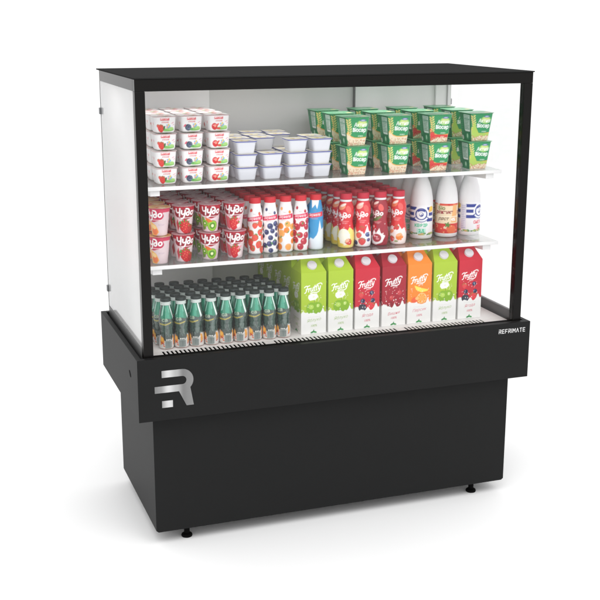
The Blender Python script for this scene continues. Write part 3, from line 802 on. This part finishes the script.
# gable-top cartons
FL = {'apple': ((168,196,50), 'Яблуко', (150,180,90)), 'berry': ((198,30,52), 'Ягода', (206,60,90)), 'cherry': ((164,24,44), 'Вишня', (206,60,90)), 'orange': ((240,136,44), 'Персик', (214,80,110))}
def carton_art(kind, side=False):
    col, word, wc = FL[kind]; c = Canvas(80, 190, 84, 190, col)
    r2 = np.random.default_rng(len(kind)+40)
    if not side or True:
        splash(c, 65, 10, 4, (240,240,238), -41, 41, .4 if not side else 1.2)
        if kind == 'apple':
            apple(c, 2, 80, 23, (132,178,36)); c.ell(-8, 84, 8, 7, (180,212,90)); c.ell(14, 88, 5, 4, (190,218,110)); c.rect(1, 2.4, 96, 104, (110,140,50))
            c.poly([(-18,112),(-12,104),(6,106),(14,116),(10,124),(-8,126),(-17,120)], (246,248,232)); c.ell(-2, 115, 15, 9, (246,248,236)); c.ell(0, 115, 4, 3, (226,234,196))
            splash(c, 61, 8, 3, (240,240,238), -41, 41, .9)
        elif kind == 'berry':
            strawberry(c, 12, 72, 12, (222,44,64)); raspberry(c, -16, 67, 13, (40,40,52)); berry(c, 14, 112, 7, (36,44,86)); berry(c, -15, 88, 7.5, (36,44,80)); berry(c, 18, 88, 7, (44,50,86))
            strawberry(c, -20, 108, 8, (216,60,70)); 
            splash(c, 56, 8, 4, (240,240,238), -41, 41, .9)
        elif kind == 'cherry':
            cherry(c, -12, 68, 11, (140,16,36)); cherry(c, 13, 70, 10, (150,20,40)); cherry(c, 18, 104, 7.5, (196,60,66)); cherry(c, -8, 90, 7, (200,66,66)); c.rect(18, 19, 108, 118, (196,90,90))
            splash(c, 58, 8, 4, (240,240,238), -41, 41, .9)
        else:
            c.poly([(-18,122),(-12,108),(6,98),(26,102),(30,106),(8,112)], (248,222,90)); orange(c, 8, 80, 19, True); c.ell(-16, 76, 12, 9, (238,100,60), rot=.4); c.ell(-8, 80, 6, 5, (250,190,120))
            splash(c, 58, 8, 3, (240,240,238), -41, 41, .9)
        for k in range(22): c.ell(r2.uniform(-32, 34), r2.uniform(84, 122), r2.uniform(.5, 1.3), r2.uniform(.5, 1.3), (250,240,236))
    t = 'Frutty'
    c.script('Frutty', -1, 133, 18.5, (250,250,248), w=.135, rot=.14, shear=.2, sx=1.0)
    c.text('juice', 3, 120.5, 8, (250,240,240), bold=.0, rot=.15, shear=.2)
    c.rect(-20, 22, 52, 52.7, (214,212,212))
    c.text(word, 0, 36, 13, wc, bold=-.005, shear=.35, rot=.10); c.text('100%', 1, 22, 9.5, wc, bold=.01, shear=.2, rot=.06)
    leaf(c, -4, 5, 6.5, (40,136,66), .3); leaf(c, 4, 5, 6.5, (52,150,74), -.3); leaf(c, 0, 9, 4, (40,136,66), 1.3)
    if side:
        c.rect(-40, 40, 56, 62, (240,240,238))
        for k in range(8): c.rect(-28, 26-(k*9) % 17, 10+k*5, 11.3+k*5, (196,196,190))
    return c
def painted_quad(V, F, C, P00, P10, P11, P01, canvas, nx, ny, v0=0, v1=1):
    n = len(V)
    for j in range(ny):
        for i in range(nx):
            u, v = i/(nx-1), j/(ny-1)
            V.append(tuple(P00*(1-u)*(1-v)+P10*u*(1-v)+P11*u*v+P01*(1-u)*v))
    uu, vv = np.meshgrid(np.linspace(0, 1, nx), np.linspace(v0, v1, ny))
    C.append(canvas.sample(uu, vv).reshape(-1, 3))
    F += [(n+j*nx+i, n+j*nx+i+1, n+(j+1)*nx+i+1, n+(j+1)*nx+i) for j in range(ny-1) for i in range(nx-1)]
def make_carton(kind):
    t = empty('juice_carton')
    hw, D, H = .0403, .083, .190
    front, side = carton_art(kind), carton_art(kind, True)
    v = lambda x, y, z: np.array((x, y, z))
    V, F, C = [], [], []
    hy = D/2
    painted_quad(V, F, C, v(-hw,-hy,0), v(hw,-hy,0), v(hw,-hy,H), v(-hw,-hy,H), front, 84, 180)
    painted_quad(V, F, C, v(-hw,hy,0), v(-hw,-hy,0), v(-hw,-hy,H), v(-hw,hy,H), side, 60, 130)
    painted_quad(V, F, C, v(hw,-hy,0), v(hw,hy,0), v(hw,hy,H), v(hw,-hy,H), side, 30, 60)
    painted_quad(V, F, C, v(hw,hy,0), v(-hw,hy,0), v(-hw,hy,H), v(hw,hy,H), front, 30, 60)
    n = len(V); V += [(-hw,-hy,0), (hw,-hy,0), (hw,hy,0), (-hw,hy,0)]; C.append(np.full((4, 3), .8)); F.append((n+3, n+2, n+1, n))
    mesh_obj('box', V, F, M['card'], t, cols=np.concatenate(C))
    col = lin(FL[kind][0]); b = MB(); rz = H+.0345; rw = .0285; e = .0
    V = [(-hw,-hy,H),(hw,-hy,H),(hw,hy,H),(-hw,hy,H),(-rw,-.0022,rz),(rw,-.0022,rz),(rw,.0022,rz),(-rw,.0022,rz),(-rw,-.0022,rz+.007),(rw,-.0022,rz+.007),(rw,.0022,rz+.007),(-rw,.0022,rz+.007)]
    F = [(0,1,5,4),(2,3,7,6),(1,2,6,5),(3,0,4,7),(4,5,9,8),(6,7,11,10),(5,6,10,9),(7,4,8,11),(8,9,10,11)]
    g = mesh_obj('gable', V, F, M['card'], t, cols=np.tile(col, (12, 1)))
    c = MB().lathe([(.0150, -.001), (.0150, .0062), (.0142, .0075), (.0002, .0076)], seg=32)
    ang = math.atan2(.0345, hy-.0022)
    o = c.build('screw_cap', M['screw'], g, smooth=True)
    o.location = (0, -hy*.54, H+.0345*.47); o.rotation_euler = (PI/2-(PI/2-ang), 0, 0)
    return t

# ------------------------------------------------------------------ placing the goods
ORD = ['front', 'second', 'third', 'fourth', 'fifth', 'sixth', 'seventh', 'eighth']
made = {}
def put(key, maker, loc, rz, label, cat, group):
    if key not in made: made[key] = maker(); o = made[key]
    else: o = copy_tree(made[key])
    o.location = loc; o.rotation_euler = (0, 0, rz)
    tag(o, label, cat, group); return o
J = lambda a: random.uniform(-a, a)
SH1, SH2, DK = 1.0474, .8214, .5774

# top shelf, left: white fruit cups, three stacks wide
kinds = ['strawberry', 'blackberry', 'cherry']
for r in range(4):
    for i, x in enumerate((-.487, -.410, -.331)):
        for l in range(4):
            lv = ['bottom', 'second from bottom', 'third from bottom', 'top'][l]
            put('A'+kinds[i], lambda k=kinds[i]: make_white_cup(k), (x+J(.0012), .172+r*.079+J(.0015), SH1+l*.0482), J(.03),
                f'white {kinds[i]} yogurt cup with pink lid, {lv} of its stack, {ORD[r]} row', 'yogurt cup', 'white fruit yogurt cups on the top shelf')
# plain cups with blue rims
colx = [-.249, -.172, -.094, -.018]; colname = ['beside the strawberry-and-cherry cups', 'in the second stack from left', 'in the third stack from left', 'beside the green cups']
heights = [[3,2,3,3], [3,3,2,3], [3,3,3,2], [2,3,3,0]]
for r in range(4):
    for i, x in enumerate(colx):
        for l in range(heights[r][i]):
            lv = ['bottom', 'middle', 'top'][l] if heights[r][i] == 3 else ['lower', 'upper'][l]
            put('B', make_plain_cup, (x+J(.002)+(.012 if r == 3 else 0), .168+r*.078+J(.002), SH1+l*.0378), J(.04),
                f'plain white blue-rimmed cup, {lv} of the {ORD[r]}-row stack, {colname[i]}', 'dessert cup', 'plain white blue-rimmed cups on the top shelf')
# green cups
gk = ['grain', 'grain', 'strawberry', 'apple']; gn = ['leftmost stack', 'second stack', 'red strawberry stack', 'rightmost stack']
for r in range(3):
    for i, x in enumerate((.092, .229, .365, .503)):
        for l in range(2):
            put('C'+gk[i], lambda k=gk[i]: make_green_cup(k), (x+J(.002), .168+r*.124+J(.002), SH1+l*.0872), J(.02),
                f'green {gk[i]} yogurt cup, {["lower","upper"][l]} cup of the {gn[i]}, {ORD[r]} row', 'yogurt cup', 'green cereal yogurt cups on the top shelf')
# middle shelf: red and white cups
ck = ['peach', 'strawberry', 'kiwi', 'raspberry']; rot = [-.85, .02, -.08, -.15]; cn = ['beside the left post', 'second stack from the left post', 'between strawberry and pink cups', 'beside the slim bottles']
for r in range(5):
    for i, x in enumerate((-.513, -.440, -.362, -.288)):
        for l in range(2):
            put('D'+ck[i], lambda k=ck[i]: make_chudo_cup(k), (x+J(.002), (.152 if i else .142)+r*.072+J(.002), SH2+l*.0826), rot[i]+J(.06)+(.15 if l == 0 and i == 1 else 0),
                f'red and white {ck[i]} yogurt cup, {["lower","upper"][l]} in {ORD[r]}-row stack {cn[i]}', 'yogurt cup', 'red and white yogurt cups on the middle shelf')
# slim bottles
ek = ['strawberry', 'blueberry', 'orange', 'cherry', 'milk']
el_ = ['strawberry print', 'blueberry print', 'orange slice print', 'cherry print', 'blue and white print']
for r in range(6):
    for i, x in enumerate((-.2145, -.1665, -.1175, -.0685, -.0205)):
        put('E'+ek[i], lambda k=ek[i]: make_fruit_bottle(k), (x+J(.001), .184+r*.0505+J(.001), SH2), [-.38,-.4,-.42,-.45,-.5][i]+J(.06),
            f'slim red-capped yogurt bottle with {el_[i]}, {ORD[r]} row of the middle shelf', 'yogurt bottle', 'slim red-capped yogurt bottles')
# contoured bottles
fk = ['pear', 'berry', 'cherry', 'peach']
fl = ['yellow and red fruit', 'red berries and blueberries', 'dark cherry and green leaf', 'peach and strawberry']
for r in range(6):
    for i, x in enumerate((.0750, .1310, .1890, .2500)):
        put('F'+fk[i], lambda k=fk[i]: make_chudo_bottle(k), (x+J(.001), .176+r*.055+J(.001), SH2), [-.55,-.58,-.85,-.72][i]+J(.06),
            f'waisted red yogurt bottle showing {fl[i]}, {ORD[r]} row', 'yogurt bottle', 'waisted red yogurt bottles on the middle shelf').scale = (1, 1, .975)
# kefir bottles
gk2 = ['kefir', 'snow', 'cream']; gl = ['blue striped label and green lettering', 'orange and red label', 'blue striped label and red lettering']; gr_ = [-.45, -.42, .60]
for r in range(3):
    for i, x in enumerate((.3620, .4515, .5330)):
        put('G'+gk2[i], lambda k=gk2[i]: make_milk_bottle(k), (x+J(.001), .240+r*.082+J(.001), SH2), gr_[i],
            f'large white kefir bottle with {gl[i]}, {ORD[r]} row', 'kefir bottle', 'large white kefir bottles on the middle shelf')
# dark-capped bottles on the deck
NN = ['first', 'second', 'third', 'fourth', 'fifth', 'sixth', 'seventh', 'eighth', 'ninth']
for r in range(5):
    for i in range(9):
        x = -.5105+i*.0447-r*.0055
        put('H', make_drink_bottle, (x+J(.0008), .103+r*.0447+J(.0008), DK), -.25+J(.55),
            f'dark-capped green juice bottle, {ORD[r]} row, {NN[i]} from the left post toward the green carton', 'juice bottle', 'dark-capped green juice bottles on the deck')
# cartons
kk = ['apple', 'apple', 'berry', 'cherry', 'orange', 'apple', 'berry']
kl = ['lime green apple carton beside the small bottles', 'lime green apple carton beside the red berry carton', 'red berry carton left of the dark cherry one', 'dark red cherry carton', 'orange peach carton', 'lime green apple carton right of the orange one', 'red berry carton at the right end']
for r in range(5):
    for i, k in enumerate(kk):
        put('I'+k, lambda k=k: make_carton(k), (-.0580+i*.0882+J(.0006), .1405+r*.0865+(0 if i else -.001)+J(.001) - (.03*(r == 4) and .004), DK), J(.012),
            f'{kl[i]}, {ORD[r]} row', 'juice carton', 'gable-top juice cartons on the deck')

# ------------------------------------------------------------------ floor, light, camera
fm, nt, b = new_mat('white_studio_floor')
b.inputs['Base Color'].default_value = (.93,.93,.93,1); b.inputs['Roughness'].default_value = .9; b.inputs['Specular IOR Level'].default_value = .1
n = nt.nodes.new('ShaderNodeTexNoise'); n.inputs['Scale'].default_value = .8
r_ = nt.nodes.new('ShaderNodeMapRange'); r_.inputs['To Min'].default_value = .945; r_.inputs['To Max'].default_value = .955
cb = nt.nodes.new('ShaderNodeCombineColor')
nt.links.new(n.outputs['Fac'], r_.inputs['Value'])
for k in range(3): nt.links.new(r_.outputs['Result'], cb.inputs[k])
nt.links.new(cb.outputs[0], b.inputs['Base Color'])
fl_ = mesh_obj('floor', [(-60,-60,0),(60,-60,0),(60,120,0),(-60,120,0)], [(0,1,2,3)], fm); fl_['kind'] = 'structure'

W = bpy.data.worlds.new('World'); S.world = W; W.use_nodes = True
bg = W.node_tree.nodes['Background']; bg.inputs['Color'].default_value = (1,1,1,1); bg.inputs['Strength'].default_value = 1.2

def area(name, loc, target, size, power, col=(1,1,1)):
    l = bpy.data.lights.new(name, 'AREA'); l.shape = 'RECTANGLE'; l.size, l.size_y = size; l.energy = power; l.color = col
    o = bpy.data.objects.new(name, l); COL.objects.link(o); o.location = loc
    o.rotation_euler = (Vector(target)-Vector(loc)).to_track_quat('-Z', 'Y').to_euler(); return o
area('softbox_front', (-1.6, -4.2, 2.3), (0, .2, .85), (2.6, 1.8), 6)
area('interior_fill_light', (0, .28, 1.313), (0, .34, .6), (1.10, .16), 1.5)  # unseen lamp added to brighten the interior and back wall
area('softbox_overhead', (-.1, -2.3, 3.6), (.2, -.6, 0), (3.2, 2.2), 54)

cd = bpy.data.cameras.new('camera'); cam = bpy.data.objects.new('camera', cd); COL.objects.link(cam); S.camera = cam
cd.sensor_width = 36; cd.lens = 1110.6110815*36/600; cd.clip_end = 500; cd.clip_start = .05
ti, ya, ro = -.25245916, .34584030, .00136766
Fv = Vector((math.sin(ya)*math.cos(ti), math.cos(ya)*math.cos(ti), math.sin(ti)))
R = Fv.cross(Vector((0,0,1))).normalized(); U = R.cross(Fv)
R2 = R*math.cos(ro)+U*math.sin(ro); U2 = -R*math.sin(ro)+U*math.cos(ro)
cam.matrix_world = Matrix(((R2.x,U2.x,-Fv.x,-1.1938466),(R2.y,U2.y,-Fv.y,-2.9326145),(R2.z,U2.z,-Fv.z,1.5173752),(0,0,0,1)))

S.view_settings.view_transform = 'Standard'; S.view_settings.look = 'None'; S.view_settings.exposure = 0; S.view_settings.gamma = 1
S.render.engine = 'CYCLES'
S.cycles.use_denoising = True
S.cycles.max_bounces = 10; S.cycles.transparent_max_bounces = 24; S.cycles.transmission_bounces = 8
S.cycles.caustics_reflective = False; S.cycles.caustics_refractive = False
